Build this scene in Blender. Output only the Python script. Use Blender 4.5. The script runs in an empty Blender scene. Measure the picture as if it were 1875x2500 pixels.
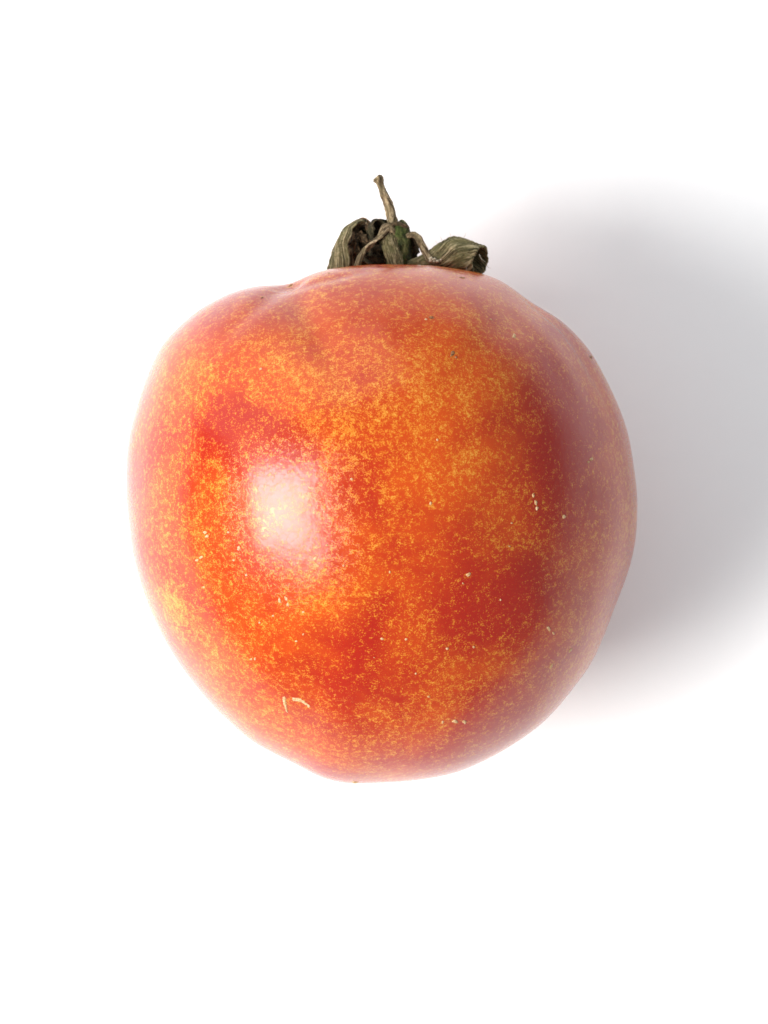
import bpy, math, random
import numpy as np
from mathutils import Vector, Matrix, Quaternion, noise
from mathutils.bvhtree import BVHTree

# ------------------------------------------------------------------ units
S = 5.6e-5                 # metres per photo pixel at the fruit's mid plane
CX, CY = 932.0, 1285.0     # fruit centre in the photo
ZC, DIST = 0.0345, 0.55    # height of the fruit's mid plane, camera distance to it
scene = bpy.context.scene
col = scene.collection

# ------------------------------------------------------------------ camera
cam_d = bpy.data.cameras.new('camera')
cam = bpy.data.objects.new('camera', cam_d); col.objects.link(cam)
cam.location = ((937.5-CX)*S, (CY-1250.0)*S, ZC+DIST)
cam_d.sensor_fit = 'VERTICAL'; cam_d.sensor_height = 36.0
cam_d.lens = 36.0*DIST/(2500*S)
cam_d.clip_start = 0.01; cam_d.clip_end = 20.0
cam_d.dof.use_dof = True
cam_d.dof.focus_distance = DIST-0.024
cam_d.dof.aperture_fstop = 40.0
scene.camera = cam
scene.render.resolution_x, scene.render.resolution_y = 768, 1024

# ------------------------------------------------------------------ light
world = bpy.data.worlds.new('World'); scene.world = world; world.use_nodes = True
bg = world.node_tree.nodes['Background']
bg.inputs[0].default_value = (0.93, 0.965, 1.0, 1); bg.inputs[1].default_value = 0.57

def area(name, loc, target, size, power, colour, sizey=None, roll=0.0):
    d = bpy.data.lights.new(name, 'AREA'); d.energy = power; d.color = colour
    d.shape = 'RECTANGLE'; d.size = size; d.size_y = sizey or size
    o = bpy.data.objects.new(name, d); col.objects.link(o); o.location = loc
    q = (Vector(target)-Vector(loc)).to_track_quat('-Z', 'Y')
    q = q @ Quaternion((0, 0, 1), math.radians(roll)); o.rotation_euler = q.to_euler()
    return o
KEY = Vector((-0.65, -0.225, 0.71)).normalized()*0.62
# softbox: diffuser with a hotter middle
area('key_softbox', KEY+Vector((0, 0, ZC)), (0, 0, 0.03), 0.50, 0.6, (1.0, 0.985, 0.96), 0.34, roll=-22)
area('key_softbox_core', KEY*0.97+Vector((0, 0, ZC)), (0, 0, 0.03), 0.33, 6.3, (1.0, 0.985, 0.96), 0.26, roll=-22)
FILL = Vector((-0.58, 0.72, 0.40)).normalized()*1.0
area('fill_softbox', FILL+Vector((0, 0, ZC)), (0, 0, 0.03), 1.5, 6.5, (0.95, 0.975, 1.0), 0.9)

vs = scene.view_settings
vs.view_transform = 'Standard'; vs.look = 'None'; vs.exposure = 0.0; vs.gamma = 1.0
vs.use_curve_mapping = False
scene.render.engine = 'CYCLES'

# ------------------------------------------------------------------ fruit shape
OUT = [(331,1000),(347,947),(367,900),(394,846),(423,813),(455,783),(488,755),(524,736),(560,717),(600,705),(636,697),(672,694),(701,695),
 (712,692),(734,680),(767,667),(810,657),(857,650),(900,646),(931,645),(991,646),(1051,648),(1097,653),(1136,660),(1172,667),(1202,677),(1232,692),(1250,703),
 (1270,719),(1300,739),(1319,751),(1341,762),(1368,781),(1395,806),(1420,833),(1444,863),(1460,890),(1482,930),(1501,968),(1517,1006),(1534,1058),(1544,1107),(1552,1161),(1557,1215),(1556,1256),(1554,1300),
 (1549,1340),(1538,1385),(1522,1432),(1500,1485),(1471,1560),(1442,1622),(1406,1672),(1363,1723),(1327,1759),(1280,1797),(1225,1835),(1171,1864),(1117,1886),(1063,1899),(1008,1907),(936,1912),(900,1914),
 (865,1914),(837,1911),(809,1905),(767,1891),(728,1868),(668,1839),(612,1807),(553,1756),(510,1714),(474,1672),(441,1627),(412,1582),(383,1528),(358,1466),(338,1405),(323,1347),(316,1300),(311,1250),(308,1187),(311,1100),(318,1050)]
def smooth01(x): 
    x=np.clip(x,0,1); return x*x*(3-2*x)
# sculpting strokes on the camera side: polyline (px), (depth px at start, mid, end), width px
STROKES = [
 ([(712,697),(668,716),(612,757),(560,815),(525,890)], (9,5,0), 34),
 ([(730,702),(790,684),(850,670),(905,657)], (3,4,2), 24),
 ([(1312,752),(1375,805),(1432,885),(1480,985),(1510,1080)], (5,4,0), 34),
 ([(1270,760),(1340,830),(1400,930),(1450,1040)], (-2,-3,0), 40),
]
def catmull_np(pts, n):
    P=np.array(pts,float); P=np.concatenate([[2*P[0]-P[1]],P,[2*P[-1]-P[-2]]]); out=[]; seg=len(P)-3
    for k in range(n):
        u=k/(n-1)*seg; i=min(int(u),seg-1); f=u-i; a,b,c,d=P[i:i+4]
        out.append(.5*(2*b+(c-a)*f+(2*a-5*b+4*c-d)*f*f+(3*b-a-3*c+d)*f**3))
    return np.array(out)
def tomato_points(NT=300, NL=600):
    t = np.linspace(0,np.pi,NT)[:,None]; L = np.linspace(0,2*np.pi,NL,endpoint=False)[None,:]
    lam = np.degrees(L)
    def dl(a): return (lam-a+180)%360-180
    d = np.stack([np.sin(t)*np.cos(L), np.cos(t)*np.ones_like(L), np.sin(t)*np.sin(L)],-1)
    R = np.full((NT,NL),625.0)
    td = np.degrees(t)
    # stem cavity and shoulders
    R = R - 75*np.exp(-(td/15)**2)
    sh = np.exp(-((td-24)/20)**2)
    R = R - sh*42*np.exp(-(dl(205)/48)**2) - sh*40*np.exp(-(dl(-35)/50)**2)
    R = R - sh*30*np.exp(-(dl(280)/25)**2) + sh*6*np.exp(-(dl(85)/40)**2)
    R = R + 5*np.sin(t)**2*np.cos(5*L+0.6) + 3*np.sin(t)**2*np.cos(3*L+2.0)
    p = d*R[...,None]
    # make the silhouette agree with the outline
    O=np.array(OUT,float); ox=O[:,0]-CX; oy=CY-O[:,1]
    ot=np.arctan2(oy,ox); orr=np.hypot(ox,oy); k=np.argsort(ot); ot=ot[k]; orr=orr[k]
    NB=360; th=(np.arange(NB)+.5)/NB*2*np.pi-np.pi
    target=np.interp(th,ot,orr,period=2*np.pi)
    for it in range(7):
        s=(DIST/S)/((DIST/S)-p[...,2]); X=p[...,0]*s; Y=p[...,1]*s
        a=np.arctan2(Y,X); r=np.hypot(X,Y); b=np.clip(((a+np.pi)/(2*np.pi)*NB).astype(int),0,NB-1)
        cur=np.zeros(NB); np.maximum.at(cur,b.ravel(),r.ravel())
        f=target/cur
        sig=[7,5,4,3,3,2.5,2.5][it]; kk=np.arange(-24,25); g=np.exp(-(kk/sig)**2/2); g/=g.sum()
        fs=np.convolve(np.concatenate([f[-24:],f,f[:24]]),g,'valid')
        F=np.interp(np.arctan2(p[...,1],p[...,0]),th,fs,period=2*np.pi)
        # keep the correction off the middle of the face, where the angle turns quickly
        rr=np.hypot(p[...,0],p[...,1]); wgt=smooth01((rr/600-.0)/(.75 if it<2 else 1.05))
        F=1+(F-1)*wgt
        p[...,0]*=F; p[...,1]*=F
    p[...,2]*=0.985
    zz=np.clip(p[...,2]/615,0,1); p[...,1]+=145*zz**2*np.clip(1-p[...,1]/620,0,1)**.5   # fullest part sits towards the shoulders
    # strokes: pressed in (or raised) along the normal of the fitted surface, about where they lie on it
    s=(DIST/S)/((DIST/S)-p[...,2]); X=p[...,0]*s; Y=p[...,1]*s
    du=np.roll(p,-1,1)-np.roll(p,1,1); dv=np.gradient(p,axis=0); nr=np.cross(dv,du); nr/=np.linalg.norm(nr,axis=-1)[...,None]+1e-9
    sg=np.sign((nr*p).sum(-1)); sg[sg==0]=1; nr*=sg[...,None]
    front=p[...,2]>0
    disp=np.zeros(p.shape[:2])
    for pts,dep,w in STROKES:
        Pq=catmull_np(pts,48); de=np.interp(np.linspace(0,1,48),[0,.5,1],dep)
        best=np.full(p.shape[:2],1e9); bd=np.zeros(p.shape[:2])
        for q,dd in zip(Pq,de):
            m=np.where(front,(X-(q[0]-CX))**2+(Y-(CY-q[1]))**2,1e12); k=np.unravel_index(m.argmin(),m.shape)
            dist=np.linalg.norm(p-p[k],axis=-1); u=dist<best
            best=np.where(u,dist,best); bd=np.where(u,dd,bd)
        disp+=bd*np.exp(-(best/w)**2)
    p=p-nr*disp[...,None]
    return p,(th,target,cur)
# ------------------------------------------------------------------ helpers
def new_mat(name):
    m = bpy.data.materials.new(name); m.use_nodes = True
    nt = m.node_tree
    return m, nt, nt.nodes['Principled BSDF']
class NG:
    def __init__(s, nt): s.nt = nt
    def n(s, typ, **kw):
        nd = s.nt.nodes.new(typ)
        for k, v in kw.items(): setattr(nd, k, v)
        return nd
    def l(s, a, b): s.nt.links.new(a, b)
    def math(s, op, a, b=None, c=None, clamp=False):
        nd = s.n('ShaderNodeMath', operation=op, use_clamp=clamp)
        for i, v in enumerate((a, b, c)):
            if v is None: continue
            if isinstance(v, (int, float)): nd.inputs[i].default_value = v
            else: s.l(v, nd.inputs[i])
        return nd.outputs[0]
    def noise(s, vec, scale, detail=2, rough=.5, dist=0):
        nd = s.n('ShaderNodeTexNoise'); s.l(vec, nd.inputs['Vector'])
        nd.inputs['Scale'].default_value = scale; nd.inputs['Detail'].default_value = detail
        nd.inputs['Roughness'].default_value = rough; nd.inputs['Distortion'].default_value = dist
        return nd.outputs[0]
    def ramp(s, fac, lo, hi, a=0.0, b=1.0, smooth=True):
        nd = s.n('ShaderNodeMapRange'); nd.interpolation_type = 'SMOOTHSTEP' if smooth else 'LINEAR'
        for i, v in zip((1, 2, 3, 4), (lo, hi, a, b)):
            if isinstance(v, (int, float)): nd.inputs[i].default_value = v
            else: s.l(v, nd.inputs[i])
        s.l(fac, nd.inputs[0]); return nd.outputs[0]
    def mix(s, fac, a, b, mode='MIX'):
        nd = s.n('ShaderNodeMix', data_type='RGBA', blend_type=mode)
        for sock, v in ((nd.inputs[0], fac), (nd.inputs[6], a), (nd.inputs[7], b)):
            if isinstance(v, (int, float)): sock.default_value = v
            elif isinstance(v, tuple): sock.default_value = (*v, 1) if len(v) == 3 else v
            else: s.l(v, sock)
        return nd.outputs[2]
def px(x, y, z=0.0):
    """photo pixel + height above the fruit's mid plane (in pixels) -> point local to the tomato"""
    return Vector(((x-CX)*S, (CY-y)*S, ZC+z*S))
def mesh_obj(name, verts, faces, mat, parent, smooth=True, uvs=None):
    me = bpy.data.meshes.new(name); me.from_pydata([tuple(v) for v in verts], [], faces)
    me.materials.append(mat)
    if smooth: me.polygons.foreach_set('use_smooth', [True]*len(me.polygons))
    if uvs is not None:
        uv = me.uv_layers.new(name='UVMap')
        for lp in me.loops: uv.data[lp.index].uv = uvs[lp.vertex_index]
    me.update()
    o = bpy.data.objects.new(name, me); col.objects.link(o); o.parent = parent
    return o
def catmull(pts, n):
    P = [np.array(p, float) for p in pts]; P = [2*P[0]-P[1]]+P+[2*P[-1]-P[-2]]
    out = []; seg = len(P)-3
    for k in range(n):
        u = k/(n-1)*seg; i = min(int(u), seg-1); f = u-i
        a, b, c, d = P[i], P[i+1], P[i+2], P[i+3]
        out.append(.5*(2*b+(c-a)*f+(2*a-5*b+4*c-d)*f*f+(3*b-a-3*c+d)*f**3))
    return np.array(out)

# ------------------------------------------------------------------ materials
# skin: red to orange flesh colour under a fine net of yellow flecks
skin, nt, bs = new_mat('tomato_skin'); g = NG(nt)
tc = g.n('ShaderNodeTexCoord').outputs['Object']
def blob(x, y, r):         # a patch of skin round a place on the fruit
    rx, ry = x-CX, CY-y
    z = math.sqrt(max(620**2-rx*rx-ry*ry, 0))
    d = g.n('ShaderNodeVectorMath', operation='DISTANCE'); g.l(tc, d.inputs[0])
    d.inputs[1].default_value = px(x, y, z)
    return g.ramp(d.outputs['Value'], 0.0, r*S, 1.0, 0.0)
def add(*a):
    r = a[0]
    for v in a[1:]: r = g.math('ADD', r, v)
    return r
big = g.noise(tc, 75, 3, .55, .6)
orange_p = add(blob(1060, 1180, 330), blob(700, 1590, 230), blob(960, 800, 300), blob(1100, 930, 200), blob(620, 870, 160))
red_p = add(blob(880, 1660, 240), blob(1200, 1480, 240), blob(1330, 1080, 300), blob(1010, 1420, 170), blob(900, 930, 110))
ripe = add(big, g.math('MULTIPLY', orange_p, .22), g.math('MULTIPLY', red_p, -.17))
ripe_f = g.ramp(ripe, .26, .76)
base = g.mix(ripe_f, (0.315, 0.0095, 0.0008), (0.445, 0.053, 0.0004))
mid = g.noise(tc, 300, 3, .6, .3)
clus = g.noise(tc, 1350, 4, .7, .4)
fine = g.noise(tc, 4900, 5, .72, .25)
dens = add(g.math('MULTIPLY', g.math('SUBTRACT', big, .5), .20), g.math('MULTIPLY', g.math('SUBTRACT', mid, .5), .20),
           g.math('MULTIPLY', g.math('SUBTRACT', clus, .5), .78), g.math('MULTIPLY', red_p, -.065), g.math('MULTIPLY', orange_p, .010),
           g.math('MULTIPLY', add(blob(420, 1490, 130), blob(1470, 890, 150), blob(1540, 1230, 170), blob(830, 720, 180), blob(880, 1030, 260)), .05),
           g.math('MULTIPLY', add(blob(415, 1490, 110), blob(1500, 930, 120)), .13),
           g.math('MULTIPLY', add(blob(790, 672, 75), blob(870, 655, 60)), -.30))
v = g.math('ADD', fine, dens)
fleck = g.ramp(v, .50, .605)
fleck_c = g.mix(g.ramp(v, .56, .78), (0.52, 0.150, 0.005), (0.62, 0.33, 0.045))
c1 = g.mix(g.math('MULTIPLY', fleck, .80), base, fleck_c)
g.l(c1, bs.inputs['Base Color'])
bs.inputs['Subsurface Weight'].default_value = 0.30
bs.inputs['Subsurface Radius'].default_value = (1.0, 0.25, 0.08)
bs.inputs['Subsurface Scale'].default_value = 0.0022
bs.inputs['IOR'].default_value = 1.43
bs.inputs['Sheen Weight'].default_value = 0.0; bs.inputs['Sheen Roughness'].default_value = 0.35
bs.inputs['Sheen Tint'].default_value = (1.0, 0.93, 0.86, 1)
g.l(g.ramp(fine, .3, .7, .15, .23), bs.inputs['Roughness'])
bmp = g.n('ShaderNodeBump'); bmp.inputs['Strength'].default_value = .16; bmp.inputs['Distance'].default_value = 0.0003
h = add(g.math('MULTIPLY', g.noise(tc, 1500, 2, .5), .5), g.math('MULTIPLY', fleck, .12), g.math('MULTIPLY', g.noise(tc, 220, 2), 1.2))
g.l(h, bmp.inputs['Height']); g.l(bmp.outputs[0], bs.inputs['Normal'])

# dried calyx
def fibre_mat(name, dark, midc, light, green, gfac, along=2.2, across=22):
    m, nt, bs = new_mat(name); g = NG(nt)
    uv = g.n('ShaderNodeTexCoord'); ob = uv.outputs['Object']
    mp = g.n('ShaderNodeMapping'); g.l(uv.outputs['UV'], mp.inputs[0]); mp.inputs['Scale'].default_value = (across, along, 1)
    st = g.noise(mp.outputs[0], 1.0, 4, .65, .4)
    bl = g.noise(ob, 420, 3, .6); fn = g.noise(ob, 2400, 3, .65)
    c = g.mix(g.ramp(st, .40, .56), dark, midc)
    c = g.mix(g.ramp(g.math('ADD', st, g.math('MULTIPLY', fn, .25)), .63, .80), c, light)
    c = g.mix(g.math('MULTIPLY', g.ramp(bl, .42, .60), gfac), c, green)
    c = g.mix(g.math('MULTIPLY', g.ramp(fn, .62, .72), .7), c, light)
    c = g.mix(g.math('MULTIPLY', g.ramp(fn, .42, .34), .6), c, dark)
    g.l(c, bs.inputs['Base Color']); bs.inputs['Roughness'].default_value = .85
    bs.inputs['Specular IOR Level'].default_value = .25
    bp = g.n('ShaderNodeBump'); bp.inputs['Strength'].default_value = 1.0; bp.inputs['Distance'].default_value = .0005
    g.l(add2(g, st, fn), bp.inputs['Height']); g.l(bp.outputs[0], bs.inputs['Normal'])
    return m
def add2(g, a, b): return g.math('ADD', a, g.math('MULTIPLY', b, .7))
sepal_m = fibre_mat('dried_sepal', (.045, .037, .016), (.26, .21, .10), (.52, .42, .26), (.18, .165, .065), .5)
twig_m = fibre_mat('dry_twig', (.065, .042, .022), (.26, .185, .10), (.52, .40, .25), (.20, .16, .08), .4, 2.2, 7)
dark_m = fibre_mat('withered_sepal', (.012, .010, .007), (.07, .052, .028), (.26, .19, .10), (.05, .05, .02), .5)
brown_m = fibre_mat('withered_brown_sepal', (.022, .015, .010), (.13, .082, .042), (.40, .24, .12), (.08, .065, .028), .4)
green_m = fibre_mat('green_knuckle', (.014, .016, .005), (.065, .072, .020), (.16, .145, .06), (.05, .075, .013), .8, 2, 10)
scar_m, nt, bs = new_mat('corky_scar'); g = NG(nt)
ob = g.n('ShaderNodeTexCoord').outputs['Object']
g.l(g.mix(g.ramp(g.noise(ob, 3500, 2), .35, .65), (.42, .21, .07), (.58, .40, .21)), bs.inputs['Base Color']); bs.inputs['Roughness'].default_value = .7
pit_m, nt, bs = new_mat('brown_scab'); g = NG(nt)
ob = g.n('ShaderNodeTexCoord').outputs['Object']
g.l(g.mix(g.ramp(g.noise(ob, 3500, 2), .35, .65), (.10, .035, .012), (.33, .14, .04)), bs.inputs['Base Color']); bs.inputs['Roughness'].default_value = .8
paper_m, nt, bs = new_mat('white_card'); g = NG(nt)
ob = g.n('ShaderNodeTexCoord').outputs['Object']
g.l(g.mix(g.noise(ob, 260, 4, .6), (.92, .92, .92), (.94, .94, .94)), bs.inputs['Base Color'])
bs.inputs['Roughness'].default_value = .75; bs.inputs['Specular IOR Level'].default_value = .3
bp = g.n('ShaderNodeBump'); bp.inputs['Strength'].default_value = .12; bp.inputs['Distance'].default_value = .0004
g.l(g.noise(ob, 420, 4, .65), bp.inputs['Height']); g.l(bp.outputs[0], bs.inputs['Normal'])

# ------------------------------------------------------------------ the white surface
n = 24; W = 0.9
vv = [(-W+2*W*i/n, -W+2*W*j/n, 0) for j in range(n+1) for i in range(n+1)]
ff = [(j*(n+1)+i, j*(n+1)+i+1, (j+1)*(n+1)+i+1, (j+1)*(n+1)+i) for j in range(n) for i in range(n)]
card = mesh_obj('table_surface', vv, ff, paper_m, None)
card['kind'] = 'structure'; card['label'] = 'plain matt white surface under the tomato'

# ------------------------------------------------------------------ the tomato
tomato = bpy.data.objects.new('tomato', None); col.objects.link(tomato); tomato.empty_display_size = .01
tomato['label'] = 'ripe red and orange tomato flecked with yellow, its dried calyx still attached'
tomato['category'] = 'tomato'

NT, NL = 420, 840
P, _ = tomato_points(NT, NL)
pts = P.reshape(-1, 3)*S
pts[:, 2] += -pts[:, 2].min()
verts = [pts[0]]+[pts[i*NL+j] for i in range(1, NT-1) for j in range(NL)]+[pts[(NT-1)*NL]]
def vid(i, j):
    if i == 0: return 0
    if i == NT-1: return len(verts)-1
    return 1+(i-1)*NL+j % NL
faces = []
for j in range(NL):
    faces.append((0, vid(1, j+1), vid(1, j)))
    for i in range(1, NT-2):
        faces.append((vid(i, j), vid(i, j+1), vid(i+1, j+1), vid(i+1, j)))
    faces.append((vid(NT-2, j), vid(NT-2, j+1), vid(NT-1, 0)))
# slow unevenness of the skin, and a few small dents
DENTS = [(1105, 866, 20, 4), (1440, 930, 16, 3), (600, 1490, 40, 3)]
dn = []
for (x, y, r, dp) in DENTS:
    rx, ry = x-CX, CY-y; z = math.sqrt(max(620**2-rx*rx-ry*ry, 0)); dn.append((np.array(px(x, y, z)), r*S, dp*S))
c0 = np.array((0, 0, ZC))
for k, v in enumerate(verts):
    nv = noise.noise(Vector(v)*90.0)*.00022
    dirv = (v-c0); dirv = dirv/(np.linalg.norm(dirv)+1e-9)
    for (c, r, dp) in dn:
        if v[2] > ZC:
            q = float(np.sum((v-c)**2))
            if q < 9*r*r: nv -= dp*math.exp(-q/(r*r))
    verts[k] = v+dirv*nv
zmin = min(v[2] for v in verts)
verts = [Vector((v[0], v[1], v[2]-zmin)) for v in verts]
body = mesh_obj('fruit_body', verts, faces, skin, tomato)
bvh = BVHTree.FromPolygons(verts, faces)
def on_skin(x, y):
    o = px(x, y, 3000); cpos = Vector(cam.location)
    tgt = px(x, y, 0); d = (tgt-cpos).normalized()
    loc, nor, _, _ = bvh.ray_cast(cpos, d)
    if loc is None: return None
    if nor.z < 0: nor = -nor
    return loc, nor

# corky flecks and scars: thin raised scabs that follow the skin
rnd = random.Random(5)
def scab(x, y, w, h, ang, mat=None, name='corky_scar', rag=.35, lift=1.6):
    n = 18; rows = []
    ca, sa = math.cos(ang), math.sin(ang); sd = rnd.random()*99
    vs, uvs = [], []
    hit = on_skin(x, y)
    if hit is None: return
    vs.append(hit[0]+hit[1]*lift*S)
    for r_i, (fr, lf) in enumerate(((.55, lift*.9), (.85, lift*.55), (1.0, -.8))):
        for k in range(n):
            a = 2*math.pi*k/n
            rr = fr*(1+rag*noise.noise(Vector((math.cos(a)*1.6+sd, math.sin(a)*1.6, sd)))*1.6+rag*.5*noise.noise(Vector((math.cos(a)*5+sd, math.sin(a)*5, 3))))
            ex, ey = math.cos(a)*rr*w, math.sin(a)*rr*h
            hh = on_skin(x+ex*ca-ey*sa, y+ex*sa+ey*ca)
            if hh is None: return
            vs.append(hh[0]+hh[1]*lf*S)
    fs = [(0, 1+k, 1+(k+1) % n) for k in range(n)]
    for r_i in range(2):
        b0 = 1+r_i*n
        fs += [(b0+k, b0+n+k, b0+n+(k+1) % n, b0+(k+1) % n) for k in range(n)]
    return mesh_obj(name, vs, fs, mat or scar_m, body)
K = 1.1302
SC = [(443,1150,6,5,.3),(447,1158,4,6,.8),(425,1210,5,4,0),(434,1204,4,6,.9),(493,1150,3,3,0),(516,1184,5,7,.2),(532,1242,3.5,4,0),(440,1268,3,3,0),
 (563,797,5,3,-.5),(604,1297,4,9,-.4),(618,1293,4,7,-.5),(622,1306,4,6,0),(590,1330,3,3,0),(640,1385,4,3,0),(655,1370,3,3,0),
 (542,1424,4,3,0),(551,1423,3,4,0),(825,1380,5,3.5,-.1),(877,1381,4.5,4,0),(966,1401,5.5,4,-.2),(1023,1398,3.5,3.5,0),(926,1505,4.5,3,0),
 (898,1455,3,3,0),(983,1558,9,6,.2),(1003,1559,7,6,0),(956,1560,3,5,.3),(945,950,3.5,3.5,0),(930,1087,4,6,.3),(1012,1241,8,5,-.5),(1000,1260,2.5,2.5,0),
 (1152,1070,4,7,-.2),(1157,1085,4,9,-.1),(1160,1098,4,6,0),(1277,992,5,7,.4),(1271,998,4,4,0),(1110,726,5,7,.2),(1218,1116,5,5,0),(1185,1358,5,8,-.7),(1195,1368,3,5,-.4),
 (1232,1405,3,10,.6),(1190,1440,3,8,.5),(842,1236,3,4,.2),(706,1178,4,4,0),(680,1206,5,6,.3),(1105,1130,3,3,0),(1081,1296,3,3,0),(742,1222,3,3,0),(760,1035,5,4,.3),
 (505,1210,2.5,3,0),(560,1345,3,3,0),(700,1105,3,3,.2),(655,1322,4,3,0),(808,1420,2,2,0),(1100,1180,3,2,.3),(920,690,4,3,0),(1060,690,3,2,.2)]
for (x, y, w, h, a) in SC: scab(x*K, y*K, w*.78, h*.78, a)
for k in range(5):         # crescent shaped scar, its short arm
    f = k/4; scab(697+3*f*f+3*f-3, 1706+28*f, 4.0-1.4*f, 6.5, -.15-.3*f)
for k in range(6):         # and its long arm
    f = k/5; scab(720+33*f, 1707+3*f+13*f*f, 6.5-2*f, 4.8-1.8*f, .2+.6*f)
for (x, y, w, h, a) in [(977,764,7,4,-.9),(985,772,3,3,0),(932,686,6,3,.2)]: scab(x*K, y*K, w, h, a, pit_m, 'brown_scab')
for (x, y, w, h, a) in [(709,697,6,2,-.5),(640,727,4,1.5,-.6),(1129,678,8,1.6,.15),(803,667,1.6,1.6,0),(1156,674,1.6,1.6,0),(1463,893,6,2,1),(1443,872,4,3,.8)]: scab(x, y, w, h, a, pit_m, 'brown_scab', .3, 1.0)
scab(867, 1910, 7, 2.5, 0, scar_m, 'blossom_scar')

# ------------------------------------------------------------------ calyx and stem
def tube(name, path, radii, mat, parent, n=60, m=20, wob=.12, seed=0, flat=1.0, ridges=5, cap=True):
    c = catmull(path, n); r = catmull([(q,) for q in radii], n)[:, 0]
    up = Vector((.2, .1, 1)).normalized(); vs, uv = [], []
    for i in range(n):
        a = Vector(c[min(i+1, n-1)]-c[max(i-1, 0)]).normalized()
        s1 = a.cross(up).normalized(); s2 = s1.cross(a).normalized()
        for k in range(m):
            t = 2*math.pi*k/m
            q = Vector((math.cos(t)*1.3+seed, math.sin(t)*1.3, i/n*9))
            rr = r[i]*(1+wob*noise.noise(q)*1.6+wob*.8*noise.noise(q*3.1)+.06*math.cos(ridges*t+3*i/n))
            vs.append(Vector(c[i])+(s1*math.cos(t)+s2*math.sin(t)*flat)*rr); uv.append((k/m, i/n*2))
    fs = [(i*m+k, i*m+(k+1) % m, (i+1)*m+(k+1) % m, (i+1)*m+k) for i in range(n-1) for k in range(m)]
    if cap:
        for i, rev in ((0, True), (n-1, False)):
            vs.append(Vector(c[i])); uv.append((.5, i/n)); z = len(vs)-1
            for k in range(m):
                a, b = i*m+k, i*m+(k+1) % m
                fs.append((z, b, a) if rev else (z, a, b))
    return mesh_obj(name, vs, fs, mat, parent, True, uv)
def ribbon(name, path, widths, wdirs, mat, parent, n=70, m=18, cup=.25, thick=5, rag=.10, wrin=2.2, seed=0, roll=None):
    """a leaf strip: path points, half widths (px), direction across it; real thickness"""
    c = catmull(path, n); w = catmull([(q,) for q in widths], n)[:, 0]; wd = catmull(wdirs, n)
    cu = catmull([(q,) for q in (roll or [cup]*len(path))], n)[:, 0]
    top, bot, uv = [], [], []
    for i in range(n):
        a = Vector(c[min(i+1, n-1)]-c[max(i-1, 0)]).normalized()
        d = Vector(wd[i]); d = (d-a*d.dot(a)).normalized(); nrm = d.cross(a).normalized()
        for k in range(m+1):
            f = 2*k/m-1
            e = 1+rag*noise.noise(Vector((i/n*14+seed, 4*np.sign(f), seed)))*2
            ang = cu[i]*f
            if abs(cu[i]) > .02: off = d*(math.sin(ang)/cu[i])+nrm*((1-math.cos(ang))/cu[i])
            else: off = d*f
            rib = wrin*S*(noise.noise(Vector((f*5+seed, i/n*2.5, seed)))*1.1+.6*noise.noise(Vector((f*11, i/n*4, seed+4)))+.5*noise.noise(Vector((f*2, i/n*12, seed+9))))
            p = Vector(c[i])+off*w[i]*S*e+nrm*rib
            th = thick*S*(.35+.65*(1-f*f))
            top.append(p+nrm*th*.5); bot.append(p-nrm*th*.5); uv.append((k/m, i/n*2))
    M = m+1; N = n*M; vs = top+bot; fs = []
    for i in range(n-1):
        for k in range(m):
            a = i*M+k
            fs.append((a, a+1, a+M+1, a+M)); fs.append((N+a, N+a+M, N+a+M+1, N+a+1))
        for k in (0, m):
            a = i*M+k; q = (a, a+M, N+a+M, N+a); fs.append(q if k == 0 else q[::-1])
    for i in (0, n-1):
        for k in range(m):
            a = i*M+k; q = (a, N+a, N+a+1, a+1); fs.append(q if i == 0 else q[::-1])
    return mesh_obj(name, vs, fs, mat, parent, True, uv+uv)
def PP(*l): return [px(*q) for q in l]

# calyx base: the green knuckle that carries the stem, seated in the cavity
calyx = tube('calyx', PP((972, 690, -5), (974, 650, 0), (976, 610, 6), (977, 575, 10), (976, 554, 10), (972, 549, 8)),
             [36*S, 33*S, 29*S, 25*S, 21*S, 9*S], green_m, tomato, n=60, m=28, wob=.10, seed=3, ridges=5)
calyx['label'] = 'dark green calyx base with shrivelled olive brown sepals'
rim = tube('knuckle_rim', PP((948, 556, 22), (962, 549, 30), (980, 550, 30), (994, 560, 22), (998, 576, 12)), [4*S, 5*S, 5*S, 5*S, 3*S], brown_m, calyx, n=30, m=10, wob=.3, seed=8)
stem = tube('stem', PP((918, 433, 8), (924, 440, 8), (930, 455, 9), (938, 477, 10), (949, 505, 12), (956, 530, 12), (960, 553, 10), (964, 575, 8)),
            [9.5*S, 12.5*S, 7.5*S, 10*S, 12*S, 12*S, 11.5*S, 12*S], twig_m, tomato, n=110, m=22, wob=.22, seed=1, ridges=4)
stem['label'] = 'thin dry brown stem, bent to one side with a blunt tip'

# arched sepal: over the top, then down onto the shoulder
sep = []
sep.append(ribbon('sepal', PP((962, 640, -8), (925, 590, -30), (898, 553, -24), (872, 543, -8), (845, 561, 10), (827, 600, 26), (826, 645, 36), (822, 690, 34)),
    [10, 16, 22, 24, 22, 24, 29, 24], [(0, .1, 1), (.2, .3, 1), (.3, .5, .9), (.2, .5, 1), (.5, .35, .9), (.8, .2, .55), (1, .1, .25), (1, .1, .1)], sepal_m, calyx, roll=[.4, .5, .7, .8, .9, .8, .7, .6], seed=11, thick=7, wrin=5, rag=.18))
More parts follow.
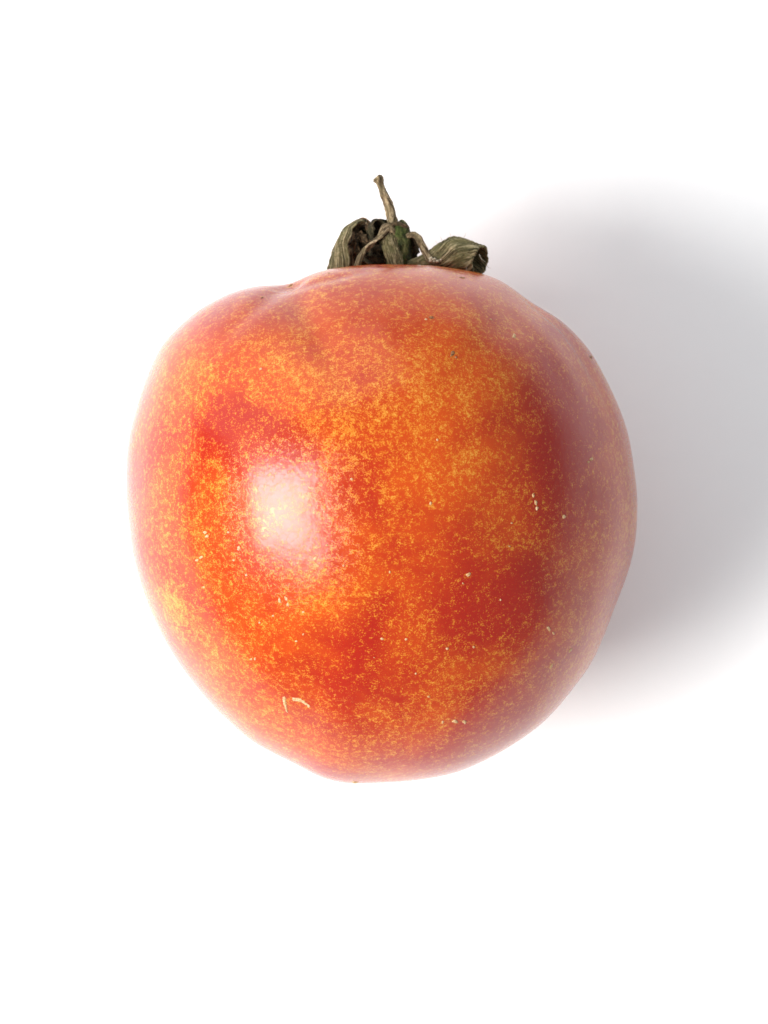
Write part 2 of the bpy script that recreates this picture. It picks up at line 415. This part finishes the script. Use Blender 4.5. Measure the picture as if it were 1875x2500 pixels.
# the same arch seen from inside, brown and shrivelled
sep.append(ribbon('sepal', PP((955, 655, -30), (915, 640, -44), (880, 610, -48), (868, 575, -36), (885, 551, -16), (900, 560, 2), (903, 590, 6), (898, 615, 2)),
    [14, 22, 26, 24, 20, 14, 11, 6], [(0, .5, 1), (.3, .8, .6), (.6, .7, .4), (.8, .2, .5), (.2, .5, 1), (.5, .1, .9), (.8, 0, .5), (.8, .1, .4)], brown_m, calyx, cup=.7, seed=21, wrin=5, rag=.25))
# second hump, folding forward and drying to a thin twisted strip
sep.append(ribbon('sepal', PP((975, 640, -14), (958, 580, -26), (930, 545, -14), (908, 546, 4), (903, 566, 12), (911, 590, 12)),
    [12, 18, 20, 16, 12, 6], [(0, .2, 1), (.3, .3, 1), (.2, .5, 1), (.1, .5, 1), (.7, .2, .6), (.9, 0, .4)], dark_m, calyx, cup=.6, seed=31, wrin=4, rag=.2))
sep.append(ribbon('sepal', PP((968, 572, 20), (956, 556, 30), (941, 557, 38), (929, 575, 42), (911, 595, 46), (891, 611, 50), (877, 634, 54), (868, 668, 56)),
    [14, 17, 17, 12, 10.5, 10, 9.5, 9], [(.5, -.6, .5), (.6, -.7, .3), (.8, -.3, .3), (.75, .5, .3), (.6, .7, .3), (.6, .7, .2), (.8, .4, .2), (.9, .2, .2)], twig_m, calyx, cup=.9, seed=41, wrin=2.5, thick=8))
# broad grey brown sepal hanging down in front of the knuckle
sep.append(ribbon('sepal', PP((952, 556, 26), (952, 580, 36), (955, 605, 42), (963, 630, 46), (972, 660, 46)),
    [10, 20, 22, 21, 18], [(1, .2, .1), (1, .1, -.1), (1, .2, -.2), (1, .3, -.2), (1, .3, -.1)], sepal_m, calyx, cup=.5, seed=51, wrin=4, thick=7))
# dark withered sepals behind
sep.append(ribbon('sepal', PP((985, 655, -20), (1004, 625, -12), (1012, 598, 0), (1006, 582, 12), (996, 580, 20)),
    [14, 17, 15, 11, 7], [(1, 0, .5), (1, .2, .4), (.9, .1, .6), (.7, .5, .5), (.5, .6, .5)], dark_m, calyx, cup=.5, seed=61, wrin=4, rag=.2))
sep.append(ribbon('sepal', PP((948, 655, -24), (925, 640, 0), (910, 626, 14), (918, 610, 20), (940, 606, 20)),
    [10, 13, 12, 10, 6], [(.3, .8, .3), (.3, .9, .2), (.2, .9, .4), (.2, .8, .5), (.2, .8, .5)], dark_m, calyx, cup=.6, seed=66, wrin=4, rag=.25))
sep.append(ribbon('sepal', PP((1000, 668, -40), (955, 628, -48), (915, 596, -52), (884, 580, -46), (862, 596, -36), (856, 625, -30), (858, 668, -24)),
    [22, 30, 30, 26, 20, 20, 16], [(-.5, .8, .1), (-.5, .8, .1), (-.4, .9, 0), (.1, 1, .1), (.8, .5, .2), (.9, .1, .2), (.9, .1, .2)], brown_m, calyx, cup=.5, seed=81, wrin=7, rag=.3))
sep.append(ribbon('sepal', PP((940, 640, -10), (915, 615, -6), (896, 590, 0), (880, 574, 0), (866, 580, 4)),
    [9, 14, 14, 11, 5], [(-.5, .8, .4), (-.6, .7, .3), (-.5, .8, .4), (0, 1, .3), (.5, .8, .3)], brown_m, calyx, cup=.8, seed=91, wrin=5, rag=.35))
sep.append(ribbon('sepal', PP((985, 610, -30), (955, 572, -34), (925, 556, -30), (900, 562, -24), (890, 590, -20), (900, 620, -20)),
    [24, 28, 26, 22, 18, 10], [(-.3, .9, .2), (-.3, .9, .2), (0, 1, .1), (.5, .8, .1), (.9, .3, .1), (.9, -.2, .1)], dark_m, calyx, cup=.6, seed=95, wrin=7, rag=.3))
sep.append(ribbon('sepal', PP((930, 660, 6), (902, 640, 0), (880, 612, -4), (862, 592, -2), (852, 600, 4)),
    [10, 13, 14, 10, 4], [(-.4, .8, .3), (-.6, .7, .3), (-.8, .5, .3), (-.2, .9, .4), (.5, .8, .3)], brown_m, calyx, cup=.8, seed=99, wrin=6, rag=.4))
# hooked pale sepal with a crumbly tip
hook = tube('sepal', PP((990, 584, 22), (998, 577, 28), (1010, 576, 34), (1023, 587, 40), (1032, 606, 44), (1043, 626, 50), (1054, 639, 54), (1068, 642, 56), (1076, 636, 56)),
            [5*S, 7*S, 8*S, 8.5*S, 8.5*S, 9*S, 9*S, 8*S, 5*S], twig_m, calyx, n=90, m=18, wob=.22, seed=71, flat=.7)
hook['label'] = 'thin hooked pale tan sepal'
crv = []
for k in range(16):
    f = rnd.random(); b = px(1048+28*f, 634+8*rnd.random(), 60+6*rnd.random()); r = (2.2+2.4*rnd.random())*S
    crv.append((b, r))
cv, cf = [], []
for (b, r) in crv:
    o0 = len(cv)
    for q in ((1, 0, 0), (-1, 0, 0), (0, 1, 0), (0, -1, 0), (0, 0, 1), (0, 0, -1)):
        cv.append(b+Vector(q)*r*(0.7+.6*rnd.random()))
    cf += [tuple(o0+i for i in t) for t in ((0, 2, 4), (2, 1, 4), (1, 3, 4), (3, 0, 4), (2, 0, 5), (1, 2, 5), (3, 1, 5), (0, 3, 5))]
crust_m, nt, bs = new_mat('pale_crust'); bs.inputs['Base Color'].default_value = (.55, .47, .34, 1); bs.inputs['Roughness'].default_value = .9
mesh_obj('crumbly_tip', cv, cf, crust_m, hook)['kind'] = 'stuff'

# rolled sepal: a sheet curled into a scroll, open at its end
def scroll():
    cen = [(968, 650, 10), (1000, 646, 18), (1030, 642, 24), (1058, 636, 28), (1084, 629, 30), (1108, 624, 32), (1134, 628, 34), (1158, 636, 38), (1172, 641, 44)]
    rad = [6, 10, 16, 26, 36, 43, 43, 40, 37]
    nor = [(1, .1, .1), (1, .15, .1), (1, .2, .1), (1, .25, .1), (1, .2, .1), (1, .05, .15), (1, -.1, .3), (.9, -.2, .45), (.85, -.28, .55)]
    n, m = 90, 64
    c = catmull(cen, n); r = catmull([(q,) for q in rad], n)[:, 0]; nn = catmull(nor, n)
    a0, a1 = math.radians(-150), math.radians(235)       # overlapping turn
    out, inn, uv = [], [], []
    for i in range(n):
        ax = Vector(nn[i]).normalized(); s1 = Vector((0, 1, 0)); s1 = (s1-ax*s1.dot(ax)).normalized(); s2 = ax.cross(s1).normalized()
        u = i/(n-1)
        for k in range(m+1):
            f = k/m; t = a0+(a1-a0)*f
            lead = 1-.30*max(0, f-.80)/.20-.1*max(0, .12-f)/.12   # inner lap runs inside the outer
            q = Vector((t*1.3-u*5, u*2.2, 7))
            fib = .045*noise.noise(Vector((t*3.2+u*7, u*1.6, 2)))+.03*noise.noise(Vector((t*8+u*17, u*2, 5)))+.04*noise.noise(q)
            edge = 1.0+(.10*noise.noise(Vector((t*1.7, 3, 1))) if u > .9 else 0)
            rr = r[i]*lead*(1+fib*2.6)
            base = px(*c[i])
            p = base+(s1*math.cos(t)*1.0+s2*math.sin(t)*1.0)*rr*S + ax*S*(6*noise.noise(Vector((t*1.5, 9, 1))))*max(0, u-.8)*5
            th = 4.5*S
            inw = (base-p).normalized()
            out.append(p); inn.append(p+inw*th); uv.append((f*2.2+u*.9, u*1.4-f*.3))
    M = m+1; N = n*M; fs = []
    for i in range(n-1):
        for k in range(m):
            a = i*M+k; fs.append((a, a+M, a+M+1, a+1)); fs.append((N+a, N+a+1, N+a+M+1, N+a+M))
        for k in (0, m):
            a = i*M+k; q = (a, N+a, N+a+M, a+M); fs.append(q if k == 0 else q[::-1])
    for i in (0, n-1):
        for k in range(m):
            a = i*M+k; q = (a, a+1, N+a+1, N+a); fs.append(q if i == 0 else q[::-1])
    return mesh_obj('sepal', out+inn, fs, sepal_m, calyx, True, uv+uv)
sc = scroll(); sc['label'] = 'broad olive sepal curled into an open scroll'

# stray hairs on the dried sepals
hair_m, nt, bs = new_mat('fine_hair'); bs.inputs['Base Color'].default_value = (.55, .50, .40, 1); bs.inputs['Roughness'].default_value = .6
hv, hf = [], []
def hair(a, b, r=.7):
    a, b = px(*a), px(*b); d = (b-a).normalized(); s1 = d.cross(Vector((.3, .2, 1))).normalized(); s2 = d.cross(s1)
    o0 = len(hv); mid = (a+b)/2+s1*(b-a).length*.12
    for q, rr in ((a, r), (mid, r*.8), (b, r*.4)):
        for k in range(3):
            t = 2*math.pi*k/3; hv.append(q+(s1*math.cos(t)+s2*math.sin(t))*rr*S)
    for i in range(2):
        for k in range(3): hf.append((o0+i*3+k, o0+i*3+(k+1) % 3, o0+i*3+3+(k+1) % 3, o0+i*3+3+k))
for a, b in [((1078, 600, 40), (1073, 578, 44)), ((1068, 608, 40), (1062, 590, 46)), ((1188, 652, 40), (1197, 658, 44)), ((818, 618, 30), (809, 612, 34)), ((1168, 626, 84), (1182, 645, 88)),
             ((1138, 655, 70), (1139, 665, 72)), ((1130, 584, 40), (1136, 572, 46)), ((945, 540, 20), (950, 528, 24)), ((838, 566, 20), (829, 556, 24)), ((1100, 584, 40), (1096, 570, 44)), ((893, 546, 0), (895, 536, 4))]:
    hair(a, b)
mesh_obj('fine_hairs', hv, hf, hair_m, calyx)['kind'] = 'stuff'
